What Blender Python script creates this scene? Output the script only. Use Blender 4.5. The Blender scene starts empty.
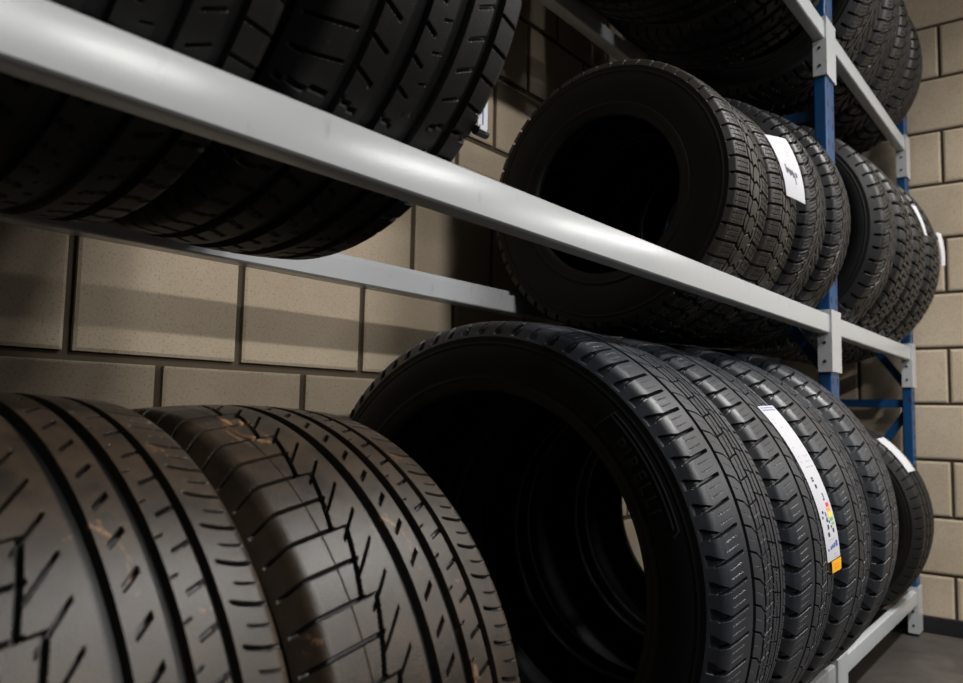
import bpy, math, random
import numpy as np
from mathutils import Matrix, Vector

S = 0.5                       # one survey unit (camera to rack front) in metres
EYE = 1.42                    # eye height above the floor, in survey units
scene = bpy.context.scene
COL = scene.collection
PI = math.pi


def W(x, y, z):
    """survey units (origin at the eye) -> metres (origin on the floor)"""
    return Vector((x * S, y * S, (z + EYE) * S))


# ------------------------------------------------------------------ materials
def node_mat(name):
    m = bpy.data.materials.new(name)
    m.use_nodes = True
    nt = m.node_tree
    b = nt.nodes['Principled BSDF']
    return m, nt, b


def simple(name, col, rough=0.5, metal=0.0, spec=0.5):
    m, nt, b = node_mat(name)
    b.inputs['Base Color'].default_value = (*col, 1)
    b.inputs['Roughness'].default_value = rough
    b.inputs['Metallic'].default_value = metal
    b.inputs['Specular IOR Level'].default_value = spec
    return m


def N(nt, t, **kw):
    n = nt.nodes.new(t)
    for k, v in kw.items():
        if hasattr(n, k):
            setattr(n, k, v)
        else:
            n.inputs[k].default_value = v
    return n


def ramp(nt, stops):
    r = nt.nodes.new('ShaderNodeValToRGB')
    e = r.color_ramp.elements
    while len(e) < len(stops):
        e.new(0.5)
    for i, (p, c) in enumerate(stops):
        e[i].position = p
        e[i].color = (*c, 1) if len(c) == 3 else c
    return r


def rubber(name, base, rough, dust=None, dust_amt=0.0, blotch=None, spec=0.5, fine=650.0, rvar=0.12, worn=False, dust_min=0.25):  # worn: keeps dust out of the grooves, painting shade into them
    m, nt, b = node_mat(name)
    L = nt.links.new
    tc = N(nt, 'ShaderNodeTexCoord')
    n1 = N(nt, 'ShaderNodeTexNoise', Scale=20.0, Detail=9.0, Roughness=0.72)
    L(tc.outputs['Object'], n1.inputs['Vector'])
    cur = None
    rgb = N(nt, 'ShaderNodeRGB')
    rgb.outputs[0].default_value = (*base, 1)
    cur = rgb.outputs[0]
    if dust:
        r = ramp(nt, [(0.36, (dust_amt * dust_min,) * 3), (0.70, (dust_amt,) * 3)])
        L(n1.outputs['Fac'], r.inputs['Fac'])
        mx = N(nt, 'ShaderNodeMix', data_type='RGBA')
        mx.inputs[7].default_value = (*dust, 1)
        if worn:       # dust on tread tops only; leaving it out paints shade into the grooves
            at = N(nt, 'ShaderNodeAttribute', attribute_name='dust_groove_shade')
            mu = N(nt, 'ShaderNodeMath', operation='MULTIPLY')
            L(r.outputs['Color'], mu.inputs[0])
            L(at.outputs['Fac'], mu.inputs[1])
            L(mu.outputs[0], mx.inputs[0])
        else:
            L(r.outputs['Color'], mx.inputs[0])
        L(cur, mx.inputs[6])
        cur = mx.outputs[2]
    # fine pale flecks of dust
    v = N(nt, 'ShaderNodeTexNoise', Scale=170.0, Detail=2.0)
    L(tc.outputs['Object'], v.inputs['Vector'])
    rv = ramp(nt, [(0.735, (0, 0, 0)), (0.80, (0.28,) * 3)])
    L(v.outputs['Fac'], rv.inputs['Fac'])
    mf = N(nt, 'ShaderNodeMix', data_type='RGBA')
    mf.inputs[7].default_value = (0.16, 0.13, 0.11, 1)
    L(rv.outputs['Color'], mf.inputs[0])
    L(cur, mf.inputs[6])
    cur = mf.outputs[2]
    if blotch:
        n2 = N(nt, 'ShaderNodeTexNoise', Scale=15.0, Detail=6.0, Roughness=0.7, Distortion=0.5)
        L(tc.outputs['Object'], n2.inputs['Vector'])
        r2 = ramp(nt, [(0.625, (0, 0, 0)), (0.69, (0.85,) * 3)])
        L(n2.outputs['Fac'], r2.inputs['Fac'])
        m2 = N(nt, 'ShaderNodeMix', data_type='RGBA')
        m2.inputs[7].default_value = (*blotch, 1)
        L(r2.outputs['Color'], m2.inputs[0])
        L(cur, m2.inputs[6])
        cur = m2.outputs[2]
    L(cur, b.inputs['Base Color'])
    rr = N(nt, 'ShaderNodeMapRange')
    rr.inputs['To Min'].default_value = rough - rvar
    rr.inputs['To Max'].default_value = rough + rvar
    L(n1.outputs['Fac'], rr.inputs['Value'])
    L(rr.outputs[0], b.inputs['Roughness'])
    b.inputs['Specular IOR Level'].default_value = spec
    nb = N(nt, 'ShaderNodeTexNoise', Scale=fine, Detail=3.0)
    L(tc.outputs['Object'], nb.inputs['Vector'])
    bp = N(nt, 'ShaderNodeBump', Strength=0.42, Distance=0.0008)
    L(nb.outputs['Fac'], bp.inputs['Height'])
    L(bp.outputs[0], b.inputs['Normal'])
    return m


M = {}
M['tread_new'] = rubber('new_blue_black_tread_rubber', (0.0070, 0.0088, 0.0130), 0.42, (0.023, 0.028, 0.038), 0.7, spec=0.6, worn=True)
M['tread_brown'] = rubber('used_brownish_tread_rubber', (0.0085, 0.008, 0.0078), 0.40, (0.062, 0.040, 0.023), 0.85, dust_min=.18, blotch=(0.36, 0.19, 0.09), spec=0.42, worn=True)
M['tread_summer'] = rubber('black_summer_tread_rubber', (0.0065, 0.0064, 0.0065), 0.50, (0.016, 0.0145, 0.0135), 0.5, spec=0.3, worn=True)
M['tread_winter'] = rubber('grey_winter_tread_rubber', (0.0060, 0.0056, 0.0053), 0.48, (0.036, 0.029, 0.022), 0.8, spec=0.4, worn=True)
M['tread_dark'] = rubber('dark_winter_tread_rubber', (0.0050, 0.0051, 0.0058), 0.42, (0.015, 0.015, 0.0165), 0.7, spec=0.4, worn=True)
M['side'] = rubber('black_sidewall_rubber', (0.0035, 0.0034, 0.0034), 0.5, (0.008, 0.0074, 0.007), 0.5, spec=0.22)
M['liner'] = rubber('black_inner_liner_rubber', (0.005, 0.005, 0.0053), 0.45, spec=0.3)
M['letter'] = simple('moulded_letter_rubber', (0.020, 0.020, 0.021), 0.42, spec=0.5)
M['paper'] = simple('white_label_paper', (0.50, 0.50, 0.53), 0.55, spec=0.25)
M['ink'] = simple('blue_black_ink', (0.02, 0.022, 0.05), 0.6)
M['greyprint'] = simple('grey_print', (0.38, 0.38, 0.45), 0.6)
M['blueprint'] = simple('blue_print', (0.06, 0.09, 0.35), 0.6)
M['redprint'] = simple('red_print', (0.65, 0.02, 0.03), 0.6)
M['orangeprint'] = simple('orange_print', (0.85, 0.30, 0.02), 0.6)
M['yellowprint'] = simple('yellow_print', (0.80, 0.62, 0.06), 0.6)
M['greenprint'] = simple('green_print', (0.12, 0.40, 0.10), 0.6)
M['yellowtag'] = simple('yellow_orange_tag', (0.9, 0.42, 0.01), 0.5)


def rack_paint(name, base, worn, lo, hi, rough, spec=0.5):
    m, nt, b = node_mat(name)
    L = nt.links.new
    tc = N(nt, 'ShaderNodeTexCoord')
    mp = N(nt, 'ShaderNodeMapping')
    mp.inputs['Scale'].default_value = (1, 1, 0.45)
    L(tc.outputs['Object'], mp.inputs['Vector'])
    n1 = N(nt, 'ShaderNodeTexNoise', Scale=42.0, Detail=7.0, Roughness=0.65)
    L(mp.outputs[0], n1.inputs['Vector'])
    r = ramp(nt, [(lo, base), (hi, worn)])
    L(n1.outputs['Fac'], r.inputs['Fac'])
    L(r.outputs['Color'], b.inputs['Base Color'])
    n2 = N(nt, 'ShaderNodeTexNoise', Scale=7.0, Detail=4.0)
    L(tc.outputs['Object'], n2.inputs['Vector'])
    rr = N(nt, 'ShaderNodeMapRange')
    rr.inputs['To Min'].default_value = rough - 0.07
    rr.inputs['To Max'].default_value = rough + 0.07
    L(n2.outputs['Fac'], rr.inputs['Value'])
    L(rr.outputs[0], b.inputs['Roughness'])
    b.inputs['Specular IOR Level'].default_value = spec
    nb = N(nt, 'ShaderNodeTexNoise', Scale=500.0, Detail=2.0)
    L(tc.outputs['Object'], nb.inputs['Vector'])
    bp = N(nt, 'ShaderNodeBump', Strength=0.10, Distance=0.0005)
    L(nb.outputs['Fac'], bp.inputs['Height'])
    L(bp.outputs[0], b.inputs['Normal'])
    return m


M['beam'] = rack_paint('pale_grey_rack_paint', (0.40, 0.415, 0.425), (0.25, 0.245, 0.235), 0.60, 0.80, 0.20)
M['blue'] = rack_paint('blue_rack_paint', (0.006, 0.048, 0.140), (0.014, 0.024, 0.042), 0.56, 0.64, 0.34)
M['hole'] = simple('dark_bolt_hole', (0.02, 0.02, 0.02), 0.6)


def wall_mat():
    m, nt, b = node_mat('sand_lime_block')
    L = nt.links.new
    tc = N(nt, 'ShaderNodeTexCoord')
    n1 = N(nt, 'ShaderNodeTexNoise', Scale=3.5, Detail=6.0, Roughness=0.6)
    L(tc.outputs['Object'], n1.inputs['Vector'])
    r = ramp(nt, [(0.3, (0.40, 0.325, 0.235)), (0.7, (0.50, 0.415, 0.31))])
    L(n1.outputs['Fac'], r.inputs['Fac'])
    n2 = N(nt, 'ShaderNodeTexNoise', Scale=260.0, Detail=3.0, Roughness=0.7)
    L(tc.outputs['Object'], n2.inputs['Vector'])
    r2 = ramp(nt, [(0.30, (0.55, 0.53, 0.5)), (0.46, (1, 1, 1))])
    L(n2.outputs['Fac'], r2.inputs['Fac'])
    mx = N(nt, 'ShaderNodeMix', data_type='RGBA', blend_type='MULTIPLY')
    mx.inputs[0].default_value = 1.0
    L(r.outputs['Color'], mx.inputs[6])
    L(r2.outputs['Color'], mx.inputs[7])
    L(mx.outputs[2], b.inputs['Base Color'])
    b.inputs['Roughness'].default_value = 0.8
    b.inputs['Specular IOR Level'].default_value = 0.25
    bp = N(nt, 'ShaderNodeBump', Strength=0.25, Distance=0.001)
    L(n2.outputs['Fac'], bp.inputs['Height'])
    L(bp.outputs[0], b.inputs['Normal'])
    return m


M['block'] = wall_mat()
M['mortar'] = simple('dark_mortar', (0.085, 0.066, 0.046), 0.9, spec=0.1)
M['base'] = simple('black_baseboard_paint', (0.008, 0.008, 0.009), 0.5)
M['ceil'] = simple('grey_ceiling', (0.32, 0.30, 0.28), 0.9)


def floor_mat():
    m, nt, b = node_mat('stained_concrete')
    L = nt.links.new
    tc = N(nt, 'ShaderNodeTexCoord')
    n1 = N(nt, 'ShaderNodeTexNoise', Scale=4.0, Detail=8.0, Roughness=0.65, Distortion=0.6)
    L(tc.outputs['Object'], n1.inputs['Vector'])
    r = ramp(nt, [(0.3, (0.020, 0.017, 0.0145)), (0.55, (0.042, 0.036, 0.031)), (0.75, (0.08, 0.07, 0.06))])
    L(n1.outputs['Fac'], r.inputs['Fac'])
    L(r.outputs['Color'], b.inputs['Base Color'])
    b.inputs['Roughness'].default_value = 0.55
    n2 = N(nt, 'ShaderNodeTexNoise', Scale=120.0, Detail=4.0)
    L(tc.outputs['Object'], n2.inputs['Vector'])
    bp = N(nt, 'ShaderNodeBump', Strength=0.2, Distance=0.001)
    L(n2.outputs['Fac'], bp.inputs['Height'])
    L(bp.outputs[0], b.inputs['Normal'])
    return m


M['floor'] = floor_mat()


# ------------------------------------------------------------------ mesh helpers
def mesh_np(name, co, quads=None, tris=None, smooth=True):
    me = bpy.data.meshes.new(name)
    co = np.asarray(co, dtype=np.float32)
    me.vertices.add(len(co))
    me.vertices.foreach_set('co', co.ravel())
    idx, starts, pos = [], [], 0
    if quads is not None and len(quads):
        q = np.asarray(quads, dtype=np.int32)
        idx.append(q.ravel())
        starts.append(np.arange(len(q), dtype=np.int32) * 4 + pos)
        pos += q.size
    if tris is not None and len(tris):
        t = np.asarray(tris, dtype=np.int32)
        idx.append(t.ravel())
        starts.append(np.arange(len(t), dtype=np.int32) * 3 + pos)
        pos += t.size
    idx = np.concatenate(idx)
    starts = np.concatenate(starts)
    me.loops.add(len(idx))
    me.loops.foreach_set('vertex_index', idx)
    me.polygons.add(len(starts))
    me.polygons.foreach_set('loop_start', starts)
    me.polygons.foreach_set('use_smooth', np.full(len(starts), smooth, dtype=bool))
    me.update(calc_edges=True)
    me.validate()
    return me


class MB:
    """collects boxes and prisms into one mesh"""
    def __init__(s):
        s.v, s.f, s.mi, s.cur = [], [], [], 0

    def add(s, vs, fs):
        n = len(s.v)
        s.v += [tuple(v) for v in vs]
        s.f += [tuple(i + n for i in f) for f in fs]
        s.mi += [s.cur] * len(fs)

    def box(s, x0, x1, y0, y1, z0, z1, bev=0.0):
        """box in survey units, chamfered on all edges when bev > 0"""
        if bev <= 0:
            v = [W(x, y, z) for z in (z0, z1) for y in (y0, y1) for x in (x0, x1)]
            s.add(v, [(0, 2, 3, 1), (4, 5, 7, 6), (0, 1, 5, 4), (2, 6, 7, 3), (0, 4, 6, 2), (1, 3, 7, 5)])
            return
        import bmesh
        bm = bmesh.new()
        bmesh.ops.create_cube(bm, size=1)
        for v in bm.verts:
            v.co = W(x0 + (v.co.x + .5) * (x1 - x0), y0 + (v.co.y + .5) * (y1 - y0), z0 + (v.co.z + .5) * (z1 - z0))
        bmesh.ops.bevel(bm, geom=bm.edges[:], offset=bev * S, segments=2, affect='EDGES', profile=0.5)
        bm.verts.index_update()
        s.add([v.co for v in bm.verts], [[v.index for v in f.verts] for f in bm.faces])
        bm.free()

    def prism_x(s, prof, x0, x1):
        """closed (y, z) outline in survey units extruded along X"""
        n = len(prof)
        v = [W(x0, y, z) for y, z in prof] + [W(x1, y, z) for y, z in prof]
        f = [(i, (i + 1) % n, n + (i + 1) % n, n + i) for i in range(n)]
        f += [tuple(range(n - 1, -1, -1)), tuple(range(n, 2 * n))]
        s.add(v, f)

    def bar(s, a, b, w, d):
        """flat bar between two points (survey units), w across, d thick along X"""
        A, B = W(*a), W(*b)
        t = (B - A).normalized()
        x = Vector((1, 0, 0))
        u = t.cross(x).normalized()
        vs = []
        for P in (A, B):
            for i, j in ((-1, -1), (1, -1), (1, 1), (-1, 1)):
                vs.append(P + u * (i * w * S / 2) + x * (j * d * S / 2))
        s.add(vs, [(3, 2, 1, 0), (4, 5, 6, 7), (0, 1, 5, 4), (1, 2, 6, 5), (2, 3, 7, 6), (3, 0, 4, 7)])

    def build(s, name, mat, parent=None, smooth=False, origin=None):
        me = bpy.data.meshes.new(name)
        vs = s.v
        if origin is not None:
            vs = [tuple(Vector(v) - origin) for v in s.v]
        me.from_pydata(vs, [], s.f)
        me.update()
        if smooth:
            me.polygons.foreach_set('use_smooth', [True] * len(me.polygons))
        import bmesh
        bm = bmesh.new()
        bm.from_mesh(me)
        bmesh.ops.recalc_face_normals(bm, faces=bm.faces)
        bm.to_mesh(me)
        bm.free()
        for k_ in (mat if isinstance(mat, (list, tuple)) else [mat]):
            me.materials.append(k_)
        me.polygons.foreach_set('material_index', s.mi)
        o = bpy.data.objects.new(name, me)
        COL.objects.link(o)
        if parent:
            o.parent = parent
        return o


def tag(o, label=None, cat=None, group=None, kind=None):
    if label: o['label'] = label
    if cat: o['category'] = cat
    if group: o['group'] = group
    if kind: o['kind'] = kind
    return o


def empty(name, loc=(0, 0, 0)):
    o = bpy.data.objects.new(name, None)
    o.empty_display_size = 0.05
    COL.objects.link(o)
    o.location = loc
    return o


# ------------------------------------------------------------------ the room
YB, XR = 2.30, 6.22              # back wall, right wall (survey units)
XL, YN, ZC = -3.0, -9.0, 3.95
YE, XE = -0.9, 16.0             # right wall cut short out of view, an added opening for the hall lamps' light
COURSE, BLOCK = 0.3815, 0.567


def block_wall(name, along0, along1, z0, z1, place, phase, zj, j, c):
    """bevelled blocks standing proud of a mortar bed; place(a, z, depth) -> metres"""
    v, f, mi = [], [], []

    def quad(pts, m):
        n = len(v)
        v.extend(tuple(p) for p in pts)
        f.append((n, n + 1, n + 2, n + 3))
        mi.append(m)
    quad([place(along0, z0, .016), place(along1, z0, .016), place(along1, z1, .016), place(along0, z1, .016)], 1)
    k0 = int(math.floor((z0 - zj) / COURSE)) - 1
    for k in range(k0, k0 + 20):
        za, zb = zj + k * COURSE + j, zj + (k + 1) * COURSE - j
        za, zb = max(za, z0), min(zb, z1)
        if zb - za < .04:
            continue
        ph = phase + (BLOCK / 2 if k % 2 else 0)
        i0 = int(math.floor((along0 - ph) / BLOCK)) - 1
        for i in range(i0, i0 + 60):
            a0, a1 = ph + i * BLOCK + j, ph + (i + 1) * BLOCK - j
            a0, a1 = max(a0, along0), min(a1, along1)
            if a1 - a0 < .04:
                continue
            o = [(a0, za), (a1, za), (a1, zb), (a0, zb)]
            q = [(a0 + c, za + c), (a1 - c, za + c), (a1 - c, zb - c), (a0 + c, zb - c)]
            quad([place(a, z, 0) for a, z in q], 0)
            for e in range(4):
                g = (e + 1) % 4
                quad([place(*o[e], .016), place(*o[g], .016), place(*o[g], .004), place(*o[e], .004)], 0)
                quad([place(*o[e], .004), place(*o[g], .004), place(*q[g], 0), place(*q[e], 0)], 0)
    # a solid body behind the face
    n = len(v)
    for d in (.02, .30):
        v.extend(tuple(place(a, z, d)) for a, z in ((along0, z0), (along1, z0), (along1, z1), (along0, z1)))
    for q in ((0, 1, 2, 3), (7, 6, 5, 4), (0, 4, 5, 1), (1, 5, 6, 2), (2, 6, 7, 3), (3, 7, 4, 0)):
        f.append(tuple(i + n for i in q))
        mi.append(1)
    me = bpy.data.meshes.new(name)
    me.from_pydata(v, [], f)
    me.materials.append(M['block'])
    me.materials.append(M['mortar'])
    me.polygons.foreach_set('material_index', mi)
    me.update()
    o = bpy.data.objects.new(name, me)
    COL.objects.link(o)
    tag(o, kind='structure')
    return o


block_wall('wall_back', XL, XR, -EYE, ZC, lambda a, z, d: W(a, YB + d, z), 1.345 - BLOCK / 2, .136, .0145, .010)
block_wall('wall_right', YE, YB, -EYE, ZC, lambda a, z, d: W(XR + d, a, z), 0.80, .112, .0105, .012)
b = MB(); b.box(XL, XE, YN, YB + .3, -EYE - .2, -EYE)
tag(b.build('floor', M['floor']), kind='structure')
b = MB(); b.box(XL, XE, YN, YB + .3, ZC, ZC + .2)
tag(b.build('ceiling', M['ceil']), kind='structure')
b = MB(); b.box(XR - .022, XR + .01, YE, YB, -EYE, -1.308, .006)
tag(b.build('baseboard_right', M['base']), kind='structure')

# ------------------------------------------------------------------ the rack
YF0, YF1, YR0, YR1 = 1.0, 1.055, 1.878, 1.95      # front / rear beam faces
SHELF = (-1.125, 0.495, 1.95)                       # beam tops
BH = 0.092
FR = ((-0.62, -0.47), (4.00, 4.15), (6.045, 6.165))  # frames along X
rack = empty('tyre_rack', W(3.0, 1.45, -EYE))
tag(rack, 'steel tyre rack with pale grey shelf beams and blue uprights along the block wall', 'rack')
RO = rack.location.copy()


def rpart(mb, name, mat, parent=rack, smooth=False):
    o = mb.build(name, mat, parent, smooth, origin=RO)
    return o


def beam_prof(y0, y1, zt, flip=False):
    """boxed beam with rolled edges and a rebate along its inner top edge"""
    h, r, bow = BH, .009, .0012
    pts = []
    for k in range(11):
        t_ = k / 10
        pts.append((bow * (2 * t_ - 1) ** 2 + .0005, -h + r * .55 + (h - r * 1.1) * t_))
    pts += [(bow + r * (1 - math.cos(a)), -r * (1 - math.sin(a))) for a in (PI / 5, PI / 3, PI / 2)]
    w = y1 - y0
    pts += [(w * .62, 0), (w * .62, -.022), (w, -.022)]
    pts += [(w, -h + r * .5), (w - r * .5, -h), (bow + r, -h)]
    pts += [(bow + r * (1 - math.sin(a)), -h + r * (1 - math.cos(a))) for a in (PI / 6, PI / 3)]
    out = [((y1 - p) if flip else (y0 + p), zt + q) for p, q in pts]
    return out


for zt in SHELF:
    for bay in range(2):
        xa, xb = FR[bay][1], FR[bay + 1][0]
        for front in (True, False):
            mb = MB()
            y0, y1 = (YF0, YF1) if front else (YR0, YR1)
            mb.prism_x(beam_prof(y0, y1, zt, flip=not front), xa - .004, xb + .004)
            bo = rpart(mb, 'shelf_beam', M['beam'], smooth=True)
            bo.data.set_sharp_from_angle(angle=math.radians(40))
            # the end connectors that grip the uprights
            for end, xe in ((0, xa), (1, xb)):
                if bay == 0 and end == 0:
                    continue
                fi = FR[bay] if end == 0 else FR[bay + 1]
                mid = (fi[0] + fi[1]) / 2
                zb = max(zt - .275, -EYE)
                yo = -.008 if front else .008
                c = MB()
                ya, yb = (YF0 - .010, YF0 + .055) if front else (YR1 - .055, YR1 + .010)
                yp0, yp1 = (ya, ya + .010) if front else (yb - .010, yb)
                if end == 1:
                    c.box(fi[0] - .012, fi[0], *((yp1, yb) if front else (ya, yp0)), zb, zt + .022)
                    c.box(fi[0] - .012, mid if bay == 0 else fi[1] + .004, yp0, yp1, zb, zt + .022)
                else:
                    c.box(fi[1], fi[1] + .012, *((yp1, yb) if front else (ya, yp0)), zb, zt + .022)
                    c.box(mid, fi[1] + .012, yp0, yp1, zb, zt + .022)
                if front:
                    c.cur = 1
                    hx = fi[0] - .0125 if end == 1 else fi[1] + .0125
                    for hz in (zt - .135, zt - .225):
                        if hz < zb + .02: continue
                        ring = [(YF0 + .024 + .008 * math.cos(k * PI / 5), hz + .008 * math.sin(k * PI / 5)) for k in range(10)]
                        c.prism_x(ring, hx - .002, hx + .002)
                rpart(c, 'beam_connector', [M['beam'], M['hole']], bo)

POST_TOP = 2.87
for fi in FR:
    for front in (True, False):
        y0, y1 = (YF0, YF0 + .058) if front else (YR1 - .058, YR1)
        mb = MB()
        mb.box(fi[0], fi[1], y0, y1, -EYE, POST_TOP, .006)
        if front:
            mb.cur = 1                     # punched slots up the front face
            z = -1.3
            while z < 2.8:
                for xx in (fi[0] + .035, fi[1] - .035):
                    mb.box(xx - .006, xx + .006, y0 - .0012, y0 + .003, z, z + .03)
                z += .0975
        rpart(mb, 'upright', [M['blue'], M['hole']])
    xm = (fi[0] + fi[1]) / 2
    for z0, z1 in ((-1.25, -.25), (-.19, .11), (.11, 1.507), (1.507, 2.7)):
        mb = MB()
        mb.bar((xm, YF0 + .05, z1), (xm, YR1 - .05, z1), .055, .04)
        rpart(mb, 'cross_bar', M['blue'])
    for za, zb in ((.04, -1.2), (.24, 1.42)):
        mb = MB()
        mb.bar((xm, YF0 + .05, za), (xm, YR1 - .05, zb), .05, .03)
        rpart(mb, 'diagonal_brace', M['blue'])


# ------------------------------------------------------------------ tyre treads
def sstep(x):
    x = np.clip(x, 0, 1)
    return x * x * (3 - 2 * x)


def line(d, hw, soft):
    """1 inside a cut of half width hw, soft edge; all in mm"""
    return 1 - sstep((np.abs(d) - hw) / soft)


def band(x, a, b, soft=.012):
    return sstep((x - a) / soft + .5) * (1 - sstep((x - b) / soft + .5))


def fr(t):
    return t - np.floor(t)


def cen(t):
    """distance to the nearest whole pitch, in pitches"""
    return t - np.round(t)


def tri(t):
    return np.abs(fr(t) - .5) * 2


def pat_allseason(s, t, tw, p):
    d = np.zeros_like(s)
    so = .9
    # near shoulder blocks: slot + trapezoid pit at the outer edge
    lt = t - .27 * (np.maximum(s, -.05) - .08) / .25
    d = np.maximum(d, line(cen(lt) * p, 1.6, so) * band(s, -.06, .235))
    hi = np.interp(s, [-.16, -.085, .015, .05], [.46, .42, .10, .05])
    f = fr(lt + .04)
    pit = (1 - sstep((f - hi) * p / 1.0)) * sstep(f * p / .8) * band(s, -.105, .03)
    d = np.maximum(d, pit * .6)
    for o in (.34, .67):
        z = .05 * (tri(s * 30) - .5)
        d = np.maximum(d, .09 * line((cen(lt - o + z)) * p, .12, .7) * band(s, .04, .20))
    # main groove by the shoulder
    d = np.maximum(d, line((s - .318) * tw, 3.6, so))
        # second rib with hooked sipes
    h = t + 1.6 * (s - .38) + 3.0 * np.maximum(s - .43, 0)
    d = np.maximum(d, .8 * line(cen(h) * p, .55, .8) * band(s, .335, .49))
    d = np.maximum(d, .08 * line(cen(h + .5) * p, .2, .6) * band(s, .36, .46))
    d = np.maximum(d, line((s - .505 - .010 * (tri(t) - .5)) * tw, 2.4, so))
    h2 = t - 1.2 * (s - .58)
    d = np.maximum(d, .8 * line(cen(h2 + .2) * p, .4, .8) * band(s, .51, .66))
    d = np.maximum(d, .08 * line(cen(h2 + .7) * p, .2, .6) * band(s, .53, .64))
    d = np.maximum(d, .6 * line((s - .59 - .02 * (fr(h2 + .2) - .5)) * tw, .9, .8))
    d = np.maximum(d, line((s - .67 - .010 * (tri(t + .3) - .5)) * tw, 2.6, so))
    d = np.maximum(d, .7 * line(cen(t + 1.2 * s) * p, .4, .8) * band(s, .67, .83))
    d = np.maximum(d, .6 * line((s - .75 - .016 * (tri(t) - .5)) * tw, 1.2, .8))
    d = np.maximum(d, line((s - .83) * tw, 2.8, so))
    d = np.maximum(d, .9 * line((s - .905) * tw, 1.6, so))
    l2 = t + .40 * (s - .92) / .25
    d = np.maximum(d, line(cen(l2) * p, 1.3, so) * band(s, .90, 1.25))
    for o in (.36, .66):
        d = np.maximum(d, .3 * line(cen(l2 - o) * p, .2, .6) * band(s, .92, 1.02))
    return d * 8.5


def pat_premium(s, t, tw, p):
    d = np.zeros_like(s)
    so = .9
    lt = t - .30 * s / .27
    zz = .245 + .078 * (fr(lt / 2) - .5)
    d = np.maximum(d, .9 * line(cen(lt) * p, 1.3, .8) * (1 - sstep((s - zz - .012) / .01)) * sstep((s + .12) / .03))
    d = np.maximum(d, line((s - zz) * tw, 1.7, .9))
    # cuts between the zigzag and the wide groove
    st = t - .30 - .75 * (s - .30) / .1
    d = np.maximum(d, .85 * line(cen(st) * p, 1.3, .9) * band(s, .245, .365))
    d = np.maximum(d, .08 * line((s - .15) * tw, .2, .5))
    # three wide smooth grooves
    G = ((.452, .024), (.640, .023), (.805, .015))
    for c, hw in G:
        d = np.maximum(d, line((s - c) * tw, hw * tw, 1.2))
    bar = line(cen(t / 16.0) * p * 16, 4.5, 1.5)          # wear bars on the groove floors
    # slanted slashes on the middle rib
    q = t - 6.0 * (s - .548)
    d = np.maximum(d, .75 * line(cen(q) * p * .5, .75, .8) * band(s, .518, .580, .008))
    # tick cuts on the next rib, open to the outer groove
    q2 = t - 3.0 * (s - .745)
    d = np.maximum(d, .75 * line(cen(q2 + .4) * p * .7, .8, .8) * band(s, .712, .79, .008))
    d = np.maximum(d, .3 * line(cen(q2 + .9) * p * .7, .3, .6) * band(s, .675, .70, .008))
    # outer shoulder: long arcs alternating with short dashes
    arc = t - .10 * ((s - .98) / .1) ** 2
    d = np.maximum(d, .7 * line(cen(arc) * p, 1.0, 1.0) * band(s, .865, 1.01, .03))
    d = np.maximum(d, .3 * line(cen(arc + .5) * p, .55, .9) * band(s, .90, .985, .03))
    d = np.maximum(d, .6 * line(cen(arc) * p, 1.2, 1.2) * band(s, 1.03, 1.12, .03))
    d = d * 8.5
    groove = sum(line((s - c) * tw, (hw + .003) * tw, 1) for c, hw in G) > .5
    return np.where(groove & (bar > .5), np.minimum(d, 6.0), d)


def pat_summer(s, t, tw, p):
    d = np.zeros_like(s)
    for c, hw in ((.165, .026), (.385, .036), (.615, .036), (.835, .026)):
        d = np.maximum(d, line((s - c) * tw, hw * tw, 1.3))
    for sgn, off in ((0, 0.0), (1, .5)):
        ss = s if sgn == 0 else 1 - s
        tt = t + off
        a = tt - .18 * np.clip(ss, -1, .2) / .15
        d = np.maximum(d, .85 * line(cen(a) * p, 1.0, 1.1) * band(ss, -.11, .128, .02))
        q = tt + 3.0 * (ss - .27)
        d = np.maximum(d, .7 * line(cen(q) * p * .6, .6, .9) * band(ss, .19, .30))
    q = t + 3.0 * (s - .5)
    d = np.maximum(d, .65 * line(cen(q) * p * .6, .6, .9) * band(s, .43, .50))
    q = t - 1.5 * (s - .5)
    d = np.maximum(d, .5 * line(cen(q + .5) * p, .6, .9) * band(s, .52, .575))
    return d * 7.0


def pat_winter(s, t, tw, p):
    d = np.zeros_like(s)
    ss = np.minimum(s, 1 - s)
    tt = t + np.where(s > .5, .5, 0)
    a = tt - .15 * ss / .3
    d = np.maximum(d, line(cen(a) * p, 1.5, 1.1) * band(ss, -.11, .33))
    # grid of fine sipes over the blocks
    d = np.maximum(d, .3 * line(cen(s * 34) * tw / 34, .25, .6) * band(ss, .05, .26))
    for o in (.33, .66):
        d = np.maximum(d, .3 * line(cen(a + o) * p, .25, .6) * band(ss, .0, .26))
    zg = .30 + .014 * (tri(tt) - .5)
    d = np.maximum(d, line((ss - zg) * tw, 1.5, 1.1))
    zg = .395 + .022 * (tri(tt + .25) - .5)
    d = np.maximum(d, line((ss - zg) * tw, 1.3, 1.1))
    q = tt + 2.5 * (ss - .35)
    d = np.maximum(d, .9 * line(cen(q) * p * .75, 1.0, 1.0) * band(ss, .31, .39))
    q = t + 2.4 * np.abs(s - .5)
    d = np.maximum(d, .9 * line(cen(q) * p * .75, 1.0, 1.0) * band(ss, .405, .51))
    return d * 7.5


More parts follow.
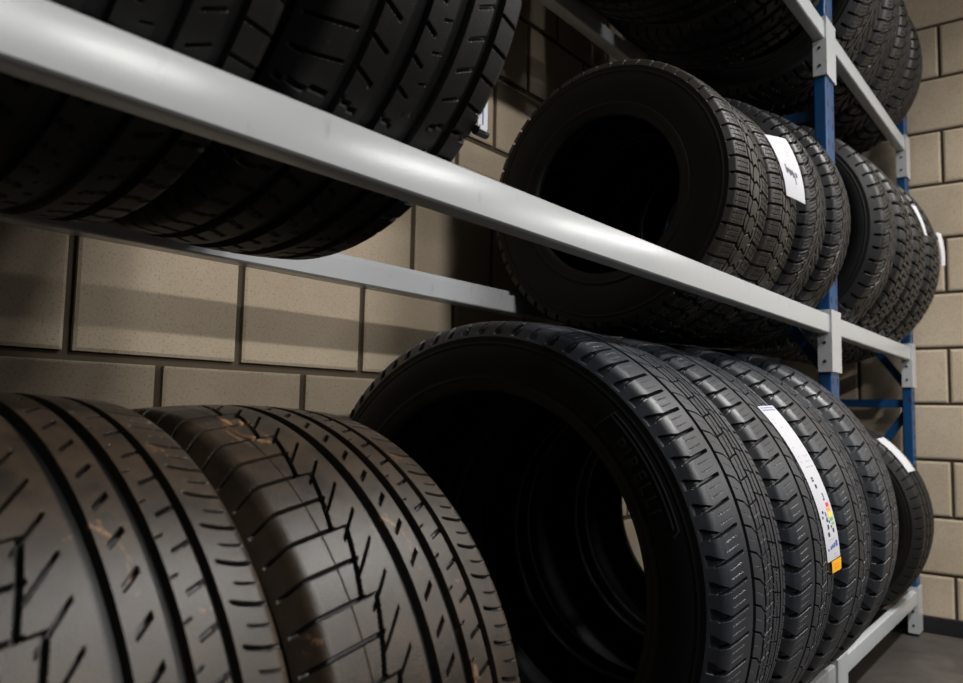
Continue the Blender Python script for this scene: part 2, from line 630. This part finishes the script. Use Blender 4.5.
def pat_directional(s, t, tw, p):
    d = np.zeros_like(s)
    ss = np.abs(s - .5)
    tt = t + np.where(s > .5, .5, 0)
    cv = tt - 1.15 * (1 - ((ss - .05) / .5)) ** 2 * 1.1
    d = np.maximum(d, line(cen(cv) * p, 2.0, 1.4) * band(ss, .04, .62))
    for o in (.33, .66):
        z = .04 * (tri(s * 24) - .5)
        d = np.maximum(d, .3 * line(cen(cv + o + z) * p, .3, .7) * band(ss, .10, .46))
    d = np.maximum(d, line((ss - .055 - .02 * (tri(tt) - .5)) * tw, 1.3, 1.2))
    d = np.maximum(d, .9 * line((ss - .21 - .05 * (fr(cv) - .5)) * tw, 1.3, 1.2))
    return d * 7.5


def pat_chunky(s, t, tw, p):
    d = np.zeros_like(s)
    for c, o in ((.2, 0.), (.4, .5), (.6, .0), (.8, .5)):
        z = .022 * (tri(t + o) - .5)
        d = np.maximum(d, line((s - c - z) * tw, 1.9, 1.3))
    k = np.floor(np.clip(s, 0, .999) * 5)
    d = np.maximum(d, line(cen(t + .5 * (k % 2) + .6 * (s - .5)) * p, 2.0, 1.3) * band(s, -.12, 1.12))
    d = np.maximum(d, .3 * line(cen(t + .5 * (k % 2) + .5 + .04 * tri(s * 40)) * p, .3, .8))
    return d * 8.0


def revolve_closed(prof, nseg, zc, wrap_profile=False):
    """surface of revolution about X; prof = [(x, r)] in metres"""
    prof = np.asarray(prof)
    n = len(prof)
    th = np.arange(nseg) * 2 * PI / nseg
    co = np.empty((nseg, n, 3))
    co[:, :, 0] = prof[None, :, 0]
    co[:, :, 1] = -prof[None, :, 1] * np.cos(th)[:, None]
    co[:, :, 2] = zc + prof[None, :, 1] * np.sin(th)[:, None]
    i = np.arange(nseg)[:, None]
    j = np.arange(n - 1)[None, :]
    a = i * n + j
    b_ = ((i + 1) % nseg) * n + j
    q = np.stack([a, a + 1, b_ + 1, b_], -1).reshape(-1, 4)
    return co.reshape(-1, 3), q


class Kind:
    """one kind of tyre: meshes built once, shared by every tyre of the kind"""
    def __init__(s, name, Ru, wu, rimu, pat, pitches, nu, nv, tread_mat, crown=.010, tread_frac=.88, corner=.030, but=.045):
        s.R, s.w, s.rim = Ru * S, wu * S, rimu * S
        R, w = s.R, s.w
        tw = w * tread_frac
        s.tw = tw
        h = tw / 2
        cr, rc, th1 = crown * S, corner * S, math.radians(62)
        flat = h - rc
        dens = []
        for k in range(201):
            x = -flat + 2 * flat * k / 200
            dens.append((x, R - cr * (x / flat) ** 2))
        cx, cz = flat, R - cr - rc
        right = []
        for k in range(1, 31):
            a = th1 * k / 30
            right.append((cx + rc * math.sin(a), cz + rc * math.cos(a)))
        ex, ez = right[-1]
        but = but * S
        for k in range(1, 13):
            right.append((ex + but * k / 12 * math.cos(th1), ez - but * k / 12 * math.sin(th1)))
        pts = [(-x, z) for x, z in reversed(right)] + dens + right
        P = np.array(pts)
        L = np.r_[0, np.cumsum(np.hypot(*np.diff(P, axis=0).T))]
        # the crown gets most columns
        u = np.linspace(0, L[-1], nu)
        X = np.interp(u, L, P[:, 0]); Z = np.interp(u, L, P[:, 1])
        tx, tz = np.gradient(X), np.gradient(Z)
        nl = np.hypot(tx, tz); nx, nz = -tz / nl, tx / nl
        # s: 0..1 across the arc length of the flat tread plus half of each corner
        La = np.interp(-flat - rc * .5, P[:60, 0], L[:60]); Lb = L[-1] - La
        sv = (u - La) / (Lb - La)
        twmm = (Lb - La) * 1000
        # more rings on the front and top, which face the aisle
        nd = int(nv * .82)
        d0, d1 = -40.0, 150.0
        deg = np.r_[np.linspace(d0, d1, nd, endpoint=False), np.linspace(d1, d0 + 360, nv - nd, endpoint=False)]
        th = np.radians(deg)
        tv = th / (2 * PI) * pitches
        pmm = 2 * PI * R * 1000 / pitches
        SS, TT = np.meshgrid(sv, tv)
        D = pat(SS, TT, twmm, pmm) / 1000
        fade = np.clip(np.minimum(u, L[-1] - u) / (.012 * S), 0, 1)
        D = D * fade[None, :]
        XX = X[None, :] - nx[None, :] * D
        ZZ = Z[None, :] - nz[None, :] * D
        co = np.empty((nv, nu, 3))
        co[:, :, 0] = XX
        co[:, :, 1] = -ZZ * np.cos(th)[:, None]
        co[:, :, 2] = R + ZZ * np.sin(th)[:, None]
        i = np.arange(nv)[:, None]; j = np.arange(nu - 1)[None, :]
        a = i * nu + j; b_ = ((i + 1) % nv) * nu + j
        q = np.stack([a, a + 1, b_ + 1, b_], -1).reshape(-1, 4)
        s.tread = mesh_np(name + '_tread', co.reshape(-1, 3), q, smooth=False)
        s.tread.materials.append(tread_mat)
        at = s.tread.attributes.new('dust_groove_shade', 'FLOAT', 'POINT')
        at.data.foreach_set('value', (1 - np.clip((D - .0004) / .0012, 0, 1)).astype(np.float32).ravel())  # falls off with groove depth, so groove shade goes into the colour
        s.profx, s.profz = X, Z
        ex, ez = X[-1], Z[-1]
        s.edge = (ex, ez)
        # sidewall, from the buttress over the bulge to the bead and round its toe
        sh = ez - s.rim
        hw = w / 2
        prof = [(ex, ez), (ex + .0004, ez - .0015), (ex + .0004, ez - .005), (ex + .0007, ez - .0095), (ex + .0014, ez - .0100), (ex + .0014, ez - .0112), (ex + .0007, ez - .0118)]
        x0, z0 = prof[-1]
        z1 = s.rim + .018
        for k in range(1, 15):
            f = k / 15
            xx = x0 + (hw * .97 - x0) * f + max(.0045, (hw - x0) * .6) * math.sin(PI * f) ** .8
            prof.append((xx, z0 + (z1 - z0) * f))
        bx, bz = prof[-1]
        prof += [(bx + .0016, bz - .001), (bx + .0018, bz - .003), (bx, bz - .0045), (bx - .001, bz - .010), (bx - .004, s.rim + .001), (bx - .010, s.rim - .001), (bx - .018, s.rim + .0005), (bx - .020, s.rim + .004)]
        s.side_prof = prof
        lx, lz = prof[-1]
        prof = [(x, z) for x, z in prof]
        co, q = revolve_closed(prof, 192, R)
        q2 = q[:, ::-1]
        s.side_r = mesh_np(name + '_side_r', co, q)
        co2 = co.copy(); co2[:, 0] *= -1
        s.side_l = mesh_np(name + '_side_l', co2, q2)
        for m_ in (s.side_r, s.side_l):
            m_.materials.append(M['side'])
        # liner
        t_ = .012
        li = [(lx, lz)]
        for k in range(1, 9):
            f = k / 8
            li.append((lx + (hw - t_ - lx) * math.sin(f * PI / 2) * .9 + 0, lz + (ez - .012 - lz) * f))
        kx, kz = li[-1]
        for k in range(1, 6):
            f = k / 5
            li.append((kx * (1 - f) + (h * .55) * f, kz + (R - .017 - kz) * math.sin(f * PI / 2)))
        full = li + [(-x, z) for x, z in reversed(li)]
        co, q = revolve_closed(full, 128, R)
        s.liner = mesh_np(name + '_liner', co, q)
        s.liner.materials.append(M['liner'])

    def side_x(s, r):
        """x of the sidewall surface at radius r (metres)"""
        pr = s.side_prof[6:21]
        zs = [p[1] for p in pr][::-1]; xs = [p[0] for p in pr][::-1]
        return float(np.interp(r, zs, xs))

    def crown_r(s, x):
        o = np.argsort(s.profx)
        return float(np.interp(x, s.profx[o], s.profz[o]))


def part(name, me, parent):
    o = bpy.data.objects.new(name, me)
    COL.objects.link(o)
    o.parent = parent
    return o


def tyre(kind, xc, shelf, label, group, R=None, width=None, yaw=0.0, lean=0.0, spin=0.0, dy=0.0):
    """stand a tyre of the kind on the two beams of a shelf; sizes in survey units"""
    sr = (R * S / kind.R) if R else 1.0
    sx = (width * S / kind.w) if width else sr
    Ru = kind.R * sr / S + .004
    half = (YR0 - YF1) / 2
    zc = shelf + math.sqrt(Ru ** 2 - half ** 2)
    root = empty('car_tyre', W(xc, (YF1 + YR0) / 2 + dy, zc) - Vector((0, 0, kind.R * sr)))
    root.rotation_euler = (0, lean, yaw)
    root.scale = (sx, sr, sr)
    tag(root, label, 'tyre', group)
    part('tread', kind.tread, root)
    part('sidewall', kind.side_l, root)
    part('sidewall', kind.side_r, root)
    part('inner_liner', kind.liner, root)
    root['_'] = 0
    del root['_']
    if spin:
        c = Matrix.Translation((0, 0, kind.R)) @ Matrix.Rotation(spin, 4, 'X') @ Matrix.Translation((0, 0, -kind.R))
        for ch in root.children:
            ch.matrix_local = c
    return root


def patch(kind, root, name, mat, corners, lift=.0012, thick=.0006, parent=None, nx=6, ny=24, flat=None, rise=0.0):
    """thin curved sticker on the tread; corners = four (x_m, theta_deg) going round, local to the tyre"""
    c = [Vector((x, math.radians(a))) for x, a in corners]
    v, f = [], []
    for lay in (0, 1):
        for i in range(ny + 1):
            for j in range(nx + 1):
                a, b_ = i / ny, j / nx
                p = (c[0] * (1 - b_) + c[1] * b_) * (1 - a) + (c[3] * (1 - b_) + c[2] * b_) * a
                r = (kind.crown_r(p.x) if flat is None else flat) + lift + rise * b_ + (thick if lay else 0)
                v.append((p.x, -r * math.cos(p.y), kind.R + r * math.sin(p.y)))
    n1 = (ny + 1) * (nx + 1)
    for i in range(ny):
        for j in range(nx):
            a = i * (nx + 1) + j
            f.append((a, a + nx + 1, a + nx + 2, a + 1))
            f.append((n1 + a, n1 + a + 1, n1 + a + nx + 2, n1 + a + nx + 1))
    rim_ = [j for j in range(nx + 1)] + [i * (nx + 1) + nx for i in range(1, ny + 1)] + [ny * (nx + 1) + j for j in range(nx - 1, -1, -1)] + [i * (nx + 1) for i in range(ny - 1, 0, -1)]
    for k in range(len(rim_)):
        a, b_ = rim_[k], rim_[(k + 1) % len(rim_)]
        f.append((a, b_, n1 + b_, n1 + a))
    return v, f


def patch_obj(kind, name, mat, list_of_corners, parent, lift=.0012, thick=.0006, nx=6, ny=24, flat=None, rise=0.0):
    V, F = [], []
    for cs in list_of_corners:
        v, f = patch(kind, None, name, mat, cs, lift, thick, None, nx, ny, flat, rise)
        n = len(V)
        V += v
        F += [tuple(i + n for i in q) for q in f]
    me = bpy.data.meshes.new(name)
    me.from_pydata(V, [], F)
    me.update()
    import bmesh
    bm = bmesh.new(); bm.from_mesh(me)
    bmesh.ops.recalc_face_normals(bm, faces=bm.faces)
    bm.to_mesh(me); bm.free()
    me.materials.append(mat)
    return part(name, me, parent)


def side_text(kind, root, text, r_mid, size, th_mid, side=-1, lift=.0006, spacing=1.0, spin_dir=-1):
    """raised lettering bent round the near sidewall"""
    cu = bpy.data.curves.new('lettering', 'FONT')
    cu.body = text
    cu.size = size
    cu.space_character = spacing
    cu.align_x = 'CENTER'; cu.align_y = 'CENTER'
    cu.extrude = 0.0007
    cu.resolution_u = 3
    tmp = bpy.data.objects.new('tmp_text', cu)
    COL.objects.link(tmp)
    dg = bpy.context.evaluated_depsgraph_get()
    me = bpy.data.meshes.new_from_object(tmp.evaluated_get(dg))
    bpy.data.objects.remove(tmp); bpy.data.curves.remove(cu)
    import bmesh
    bm = bmesh.new(); bm.from_mesh(me)
    for _ in range(2):
        bmesh.ops.subdivide_edges(bm, edges=[e for e in bm.edges if e.calc_length() > .006], cuts=1)
    bmesh.ops.triangulate(bm, faces=bm.faces)
    for v in bm.verts:
        r = r_mid + v.co.y
        th = th_mid + spin_dir * v.co.x / r_mid
        x = side * (kind.side_x(r) + lift + v.co.z)
        v.co = (x, -r * math.cos(th), kind.R + r * math.sin(th))
    bmesh.ops.recalc_face_normals(bm, faces=bm.faces)
    bm.to_mesh(me); bm.free()
    me.materials.clear(); me.materials.append(M['letter'])
    me.name = 'lettering'
    return part('lettering', me, root)


def side_bars(kind, root, name, segs, side=-1, lift=.0004, thick=.0009):
    """raised outline strokes on the sidewall: segs = (th0, r0, th1, r1, width) in radians / metres"""
    V, F = [], []
    for t0, r0, t1, r1, wd in segs:
        n = 14
        base = len(V)
        dt, dr = (t1 - t0) * (r0 + r1) / 2, r1 - r0
        L = math.hypot(dt, dr)
        pt, pr = -dr / L * wd / 2, dt / L * wd / 2
        for k in range(n + 1):
            f_ = k / n
            for sg in (-1, 1):
                for lay in (0, 1):
                    r = r0 + dr * f_ + sg * pr
                    th = t0 + (t1 - t0) * f_ + sg * pt / r
                    x = side * (kind.side_x(r) + (lift + thick if lay else -.001))
                    V.append((x, -r * math.cos(th), kind.R + r * math.sin(th)))
        for k in range(n):
            a = base + k * 4; c = a + 4
            F += [(a + 1, a + 3, c + 3, c + 1), (a, a + 1, c + 1, c), (a + 3, a + 2, c + 2, c + 3), (a + 2, a, c, c + 2)]
        F += [(base, base + 2, base + 3, base + 1), (base + n * 4, base + n * 4 + 1, base + n * 4 + 3, base + n * 4 + 2)]
    me = bpy.data.meshes.new(name)
    me.from_pydata(V, [], F); me.update()
    me.materials.append(M['letter'])
    return part(name, me, root)


K_all = Kind('allseason', .755, .50, .535, pat_allseason, 72, 280, 2100, M['tread_new'], corner=.040, but=.032, tread_frac=.93)
K_prem = Kind('premium', .635, .505, .43, pat_premium, 64, 270, 2000, M['tread_brown'], tread_frac=.93)
K_sum = Kind('summer', .620, .47, .43, pat_summer, 64, 190, 1300, M['tread_summer'], tread_frac=.94)
K_win = Kind('winter', .520, .36, .30, pat_winter, 54, 200, 1300, M['tread_winter'], tread_frac=.95, corner=.018, but=.02)
K_dir = Kind('directional', .560, .38, .34, pat_directional, 66, 150, 1100, M['tread_dark'], tread_frac=.94)
K_drk = Kind('directional_dark', .600, .40, .40, pat_directional, 58, 140, 1000, M['tread_dark'], tread_frac=.94)
K_chk = Kind('chunky', .66, .40, .42, pat_chunky, 56, 140, 1000, M['tread_dark'], tread_frac=.94)

BOT, MID, TOP = SHELF
GB, GM, GT = 'tyres on the bottom shelf', 'tyres on the middle shelf', 'tyres on the top shelf'

# bottom shelf, wide bay
tyre(K_prem, 0.523, BOT, 'brown-dusted tyre cut off by the bottom left corner, orange clay spots on its tread', GB, width=0.48, R=0.643)
tyre(K_prem, 1.032, BOT, 'brownish low-profile tyre with stepped groove beside the big open-faced tyre', GB, R=0.637, width=0.49, spin=.05)
A = tyre(K_all, 2.13, BOT, 'large new black tyre with open face and lettered sidewall on the bottom shelf', GB, R=0.763, width=0.5)
A2 = tyre(K_all, 2.655, BOT, 'large new tyre wearing a long white label with coloured arrows', GB, R=0.763, width=0.49, spin=.3, yaw=0.02)
tyre(K_all, 3.175, BOT, 'large new tyre directly behind the one with the long coloured label', GB, R=0.769, width=0.48, spin=.13, yaw=0.03)
tyre(K_all, 3.685, BOT, 'large new tyre in front of the blue middle upright, last of its matching row', GB, R=0.777, width=0.47, spin=.22, yaw=0.06)
# bottom shelf, narrow bay
lastb = tyre(K_sum, 5.52, BOT, 'black tyre with a blank white label standing alone near the rack foot', GB, R=0.64, width=.42)
# middle shelf, wide bay
tyre(K_sum, 0.535, MID, 'dark tyre over the upper left corner, half hidden by its neighbour and the beam', GM, R=0.59, spin=.2, width=0.47)
D = tyre(K_sum, 1.035, MID, 'black summer tyre left of the bright wall gap, small white tag behind it', GM, R=0.62, width=0.48)
F_ = tyre(K_win, 2.795, MID, 'worn winter tyre with open black face, first after the gap on the middle shelf', GM, R=0.53, width=0.345)
G_ = tyre(K_win, 3.145, MID, 'winter tyre wearing a white handwritten label', GM, R=0.533, width=0.325, spin=.07)
tyre(K_dir, 3.485, MID, 'grey winter tyre with curved grooves just behind the handwritten label', GM, R=0.567, width=0.3)
tyre(K_dir, 3.815, MID, 'grey winter tyre covering the blue middle upright on the middle shelf', GM, R=0.592, width=0.3, spin=.2)
# middle shelf, narrow bay
tyre(K_drk, 4.56, MID, 'black tyre with broad open sidewall right behind the blue middle upright', GM, R=0.648, width=0.37)
tyre(K_chk, 4.95, MID, 'chunky mud tyre second after the blue middle upright, middle shelf', GM, R=0.663, width=0.36)
L_ = tyre(K_chk, 5.345, MID, 'chunky tyre with a slim white sticker slanting across its tread', GM, R=0.668, width=0.38, spin=.1)
M_ = tyre(K_chk, 5.77, MID, 'last middle-shelf tyre against the right wall, white strip on its outer edge', GM, R=0.683, width=.41, spin=.3)
# top shelf, wide bay
tyre(K_sum, 3.1, TOP, 'very dark tyre at the top edge above the open-faced winter tyre', GT, R=0.66, width=0.5)
tyre(K_sum, 3.72, TOP, 'very dark tyre on the top shelf just left of the blue upright', GT, R=0.64, width=0.5, spin=.1)
# top shelf, narrow bay
tyre(K_drk, 4.53, TOP, 'open-faced tyre on the top shelf directly behind the blue upright', GT, R=0.63, width=0.37)
tyre(K_drk, 4.94, TOP, 'lugged tyre on the top shelf, second after the blue upright', GT, R=0.63, width=0.37, spin=.1)
tyre(K_drk, 5.34, TOP, 'lugged tyre on the top shelf, third after the blue upright', GT, R=0.622, width=0.37, spin=.2)
tyre(K_drk, 5.77, TOP, 'last top-shelf tyre, darkest, standing against the pale right wall', GT, R=0.618, width=0.38, spin=.05)

# ------------------------------------------------------------------ lettering, labels
side_text(K_all, A, 'PIRELLI', .612 * S, .052 * S, math.radians(31.5), spacing=1.32)
q_ = S * .978
side_bars(K_all, A, 'moulded_outline', [
    (math.radians(46.5), .660 * q_, math.radians(17.5), .660 * q_, .0022),
    (math.radians(46.5), .672 * q_, math.radians(17.0), .672 * q_, .0016),
    (math.radians(46.5), .672 * q_, math.radians(48.0), .600 * q_, .0022),
    (math.radians(17.0), .672 * q_, math.radians(15.8), .655 * q_, .0022)])


class Label:
    """a paper sticker on a tread; areas of print are given in 0..1 along and across it"""
    def __init__(s, kind, root, corners, lift=.0012, sx=1.0, mat='paper', name='paper_label', rise=0.0):
        s.k, s.lift, s.rise = kind, lift, rise * S
        s.c = [(x * S / sx, a) for x, a in corners]
        s.o = patch_obj(kind, name, M[mat], [s.c], root, lift, .0007, 8, 40, None, s.rise)

    def at(s, f, g):
        c = s.c
        top = [c[0][i] * (1 - g) + c[1][i] * g for i in (0, 1)]
        bot = [c[3][i] * (1 - g) + c[2][i] * g for i in (0, 1)]
        return tuple(top[i] * (1 - f) + bot[i] * f for i in (0, 1))

    def marks(s, name, mat, rects):
        """every printed mark is a sub-part of its own"""
        for f0, f1, g0, g1 in rects:
            cs = [s.at(f0, g0), s.at(f0, g1), s.at(f1, g1), s.at(f1, g0)]
            patch_obj(s.k, name, M[mat], [cs], s.o, s.lift + .0008 + s.rise * g0, .0002, 2, 2, None, s.rise * (g1 - g0))


rnd = random.Random(4)
sxA = .49 * S / K_all.w
lb = Label(K_all, A2, [(-.01, 42), (.105, 41.5), (.188, 2.0), (.06, 1.4)], sx=sxA, lift=.0008, rise=.018)
fine = []
for f0 in (.012, .03):
    g = .1
    while g < .85:
        w_ = rnd.uniform(.05, .12)
        fine.append((f0, f0 + .008, g, min(.9, g + w_))); g += w_ + .04
lb.marks('small_print', 'blueprint', fine)
dots = []
for f0 in (.10, .125, .16, .30, .335, .36, .395, .43):
    for g in (.18, .36, .54, .72):
        if rnd.random() < .55:
            dots.append((f0, f0 + .010, g, g + rnd.uniform(.05, .12)))
lb.marks('grey_print', 'greyprint', dots)
lb.marks('code_print', 'ink', [(.50, .512, .3, .42), (.515, .527, .3, .42), (.545, .57, .34, .46), (.612, .640, .62, .67), (.640, .648, .56, .67), (.606, .612, .56, .66),
                               (.735, .75, .12, .2), (.755, .775, .36, .48), (.79, .812, .34, .44), (.812, .816, .30, .44), (.80, .815, .58, .66), (.835, .86, .28, .40), (.82, .845, .66, .78), (.77, .785, .52, .58), (.705, .72, .2, .3)])
lb.marks('red_arrow', 'redprint', [(.665, .690, .62, .82)])
lb.marks('orange_arrow', 'orangeprint', [(.696, .718, .60, .84)])
lb.marks('yellow_arrow', 'yellowprint', [(.722, .752, .58, .88)])
lb.marks('green_arrow', 'greenprint', [(.757, .775, .62, .86), (.785, .80, .70, .88)])
lb.marks('blue_print', 'blueprint', [(.715, .74, .38, .45), (.745, .765, .40, .48), (.895, .93, .72, .86), (.905, .93, .56, .66), (.91, .932, .42, .52), (.915, .935, .30, .38), (.925, .94, .12, .2)])
lb.marks('foot_print', 'greyprint', [(.875, .879, .2, .75), (.965, .970, .5, .8), (.985, .989, .45, .85)])
Label(K_all, A2, [(.10, 1.2), (.193, 1.7), (.20, -1.2), (.112, -1.6)], sx=sxA, lift=.0030, rise=.015, mat='yellowtag', name='yellow_tag').marks('tag_print', 'orangeprint', [(.3, .42, .25, .75), (.55, .66, .3, .7)])

lg = Label(K_win, G_, [(-.06, 30), (.05, 28), (.075, 0), (-.03, 2)], sx=.335 * S / K_win.w, lift=.0015, rise=.042)
lg.marks('printed_line', 'greyprint', [(.10, .115, .2, .7), (.15, .16, .35, .8), (.2, .21, .4, .75), (.26, .28, .55, .8), (.32, .33, .5, .7)])
for f0, g0, f1, g1 in ((.50, .22, .62, .28), (.60, .28, .55, .36), (.56, .36, .65, .42), (.63, .42, .57, .50), (.58, .50, .67, .56), (.60, .58, .76, .62), (.60, .66, .65, .74)):
    lg.marks('handwriting', 'ink', [(f0 - .01, f1 + .01, g0, g1)] if f1 > f0 else [(f1 - .01, f0 + .01, g0, g1)])

Label(K_sum, lastb, [(-.17, 53), (.01, 53), (.0, 30), (-.17, 30)], sx=.42 * S / K_sum.w, lift=.003)
Label(K_chk, L_, [(-.10, 22), (-.03, 22), (.10, 8), (.04, 8)], sx=.38 * S / K_chk.w, lift=.003, rise=.01)
Label(K_chk, M_, [(.135, 16), (.185, 15), (.19, -2), (.15, -3)], sx=.41 * S / K_chk.w, lift=.004, rise=.03)

# the little white tag hanging behind the summer tyre's far shoulder
tg = MB()
rx, ry, rz = 1.262, .985, .592
tg.box(rx - .018, rx + .014, ry - .001, ry + .001, rz - .010, rz + .075)
tg.cur = 1
tg.box(rx - .004, rx - .000, ry - .0018, ry - .001, rz - .008, rz + .03)
tg.cur = 2
n_ = 12
ring = [(ry + .004 + .010 * math.cos(k * 2 * PI / n_), rz - .018 + .010 * math.sin(k * 2 * PI / n_)) for k in range(n_)]
tg.prism_x(ring, rx - .02, rx + .016)
tg.cur = 0
tg.box(rx - .02, rx + .002, ry - .009, ry - .0065, rz - .019, rz - .009)
t_o = tg.build('hanging_tag', [M['paper'], M['blueprint'], M['hole']], None)
bpy.context.view_layer.update()
t_o.parent = D
t_o.matrix_parent_inverse = D.matrix_world.inverted()
t_o['label'] = 'white paper tag with blue edge'


# ------------------------------------------------------------------ lights
def area(name, loc, size, power, col, rot):
    l = bpy.data.lights.new(name, 'AREA')
    l.shape = 'RECTANGLE'
    l.size, l.size_y = size[0] * S, size[1] * S
    l.energy = power
    l.color = col
    o = bpy.data.objects.new(name, l)
    COL.objects.link(o)
    o.location = W(*loc)
    o.rotation_euler = rot
    return o


def aim(o, target):
    d = W(*target) - o.location
    o.rotation_euler = d.to_track_quat('-Z', 'Y').to_euler()


warm = (1.0, .98, .95)
for lx, ln, wd, pw in ((1.3, 2.0, .2, 44), (3.7, 1.4, .14, 16), (7.9, 1.5, .12, 15), (12.6, 2.2, .12, 17)):
    a = area('tube_lamp_hall', (lx, -5.2, 3.45), (ln, wd), pw, warm, (0, 0, 0)); aim(a, (min(lx, 2.6), 1.2, .3))
for lx, pw in ((1.7, 10), (3.6, 34), (5.5, 28)):
    a = area('tube_lamp_aisle', (lx, -1.2, 3.72), (.95, .22), pw, warm, (0, 0, 0))
    a.data.spread = math.radians(130)

w = bpy.data.worlds.new('dim_hall')
scene.world = w
w.use_nodes = True
bg = w.node_tree.nodes['Background']
bg.inputs[0].default_value = (.9, .95, 1.0, 1)
bg.inputs[1].default_value = .007

# ------------------------------------------------------------------ camera
yaw, pitch, roll = map(math.radians, (52.234, 5.0127, 1.1327))
f = Vector((math.cos(pitch) * math.sin(yaw), math.cos(pitch) * math.cos(yaw), math.sin(pitch)))
r = f.cross(Vector((0, 0, 1))).normalized()
u = r.cross(f)
r2 = r * math.cos(roll) + u * math.sin(roll)
u2 = -r * math.sin(roll) + u * math.cos(roll)
cd = bpy.data.cameras.new('camera')
cam = bpy.data.objects.new('camera', cd)
COL.objects.link(cam)
m = Matrix((r2, u2, -f)).transposed().to_4x4()
m.translation = W(0, 0, 0)
cam.matrix_world = m
cd.sensor_width = 36.0
cd.lens = 797.5 * 36.0 / 963.0
cd.clip_start = .02
cd.dof.use_dof = True
cd.dof.focus_distance = 1.12
cd.dof.aperture_fstop = 6.0
scene.camera = cam

vs = scene.view_settings
vs.view_transform = 'Standard'
vs.look = 'None'
vs.exposure = 0.0
vs.gamma = 1.0
vs.use_curve_mapping = False
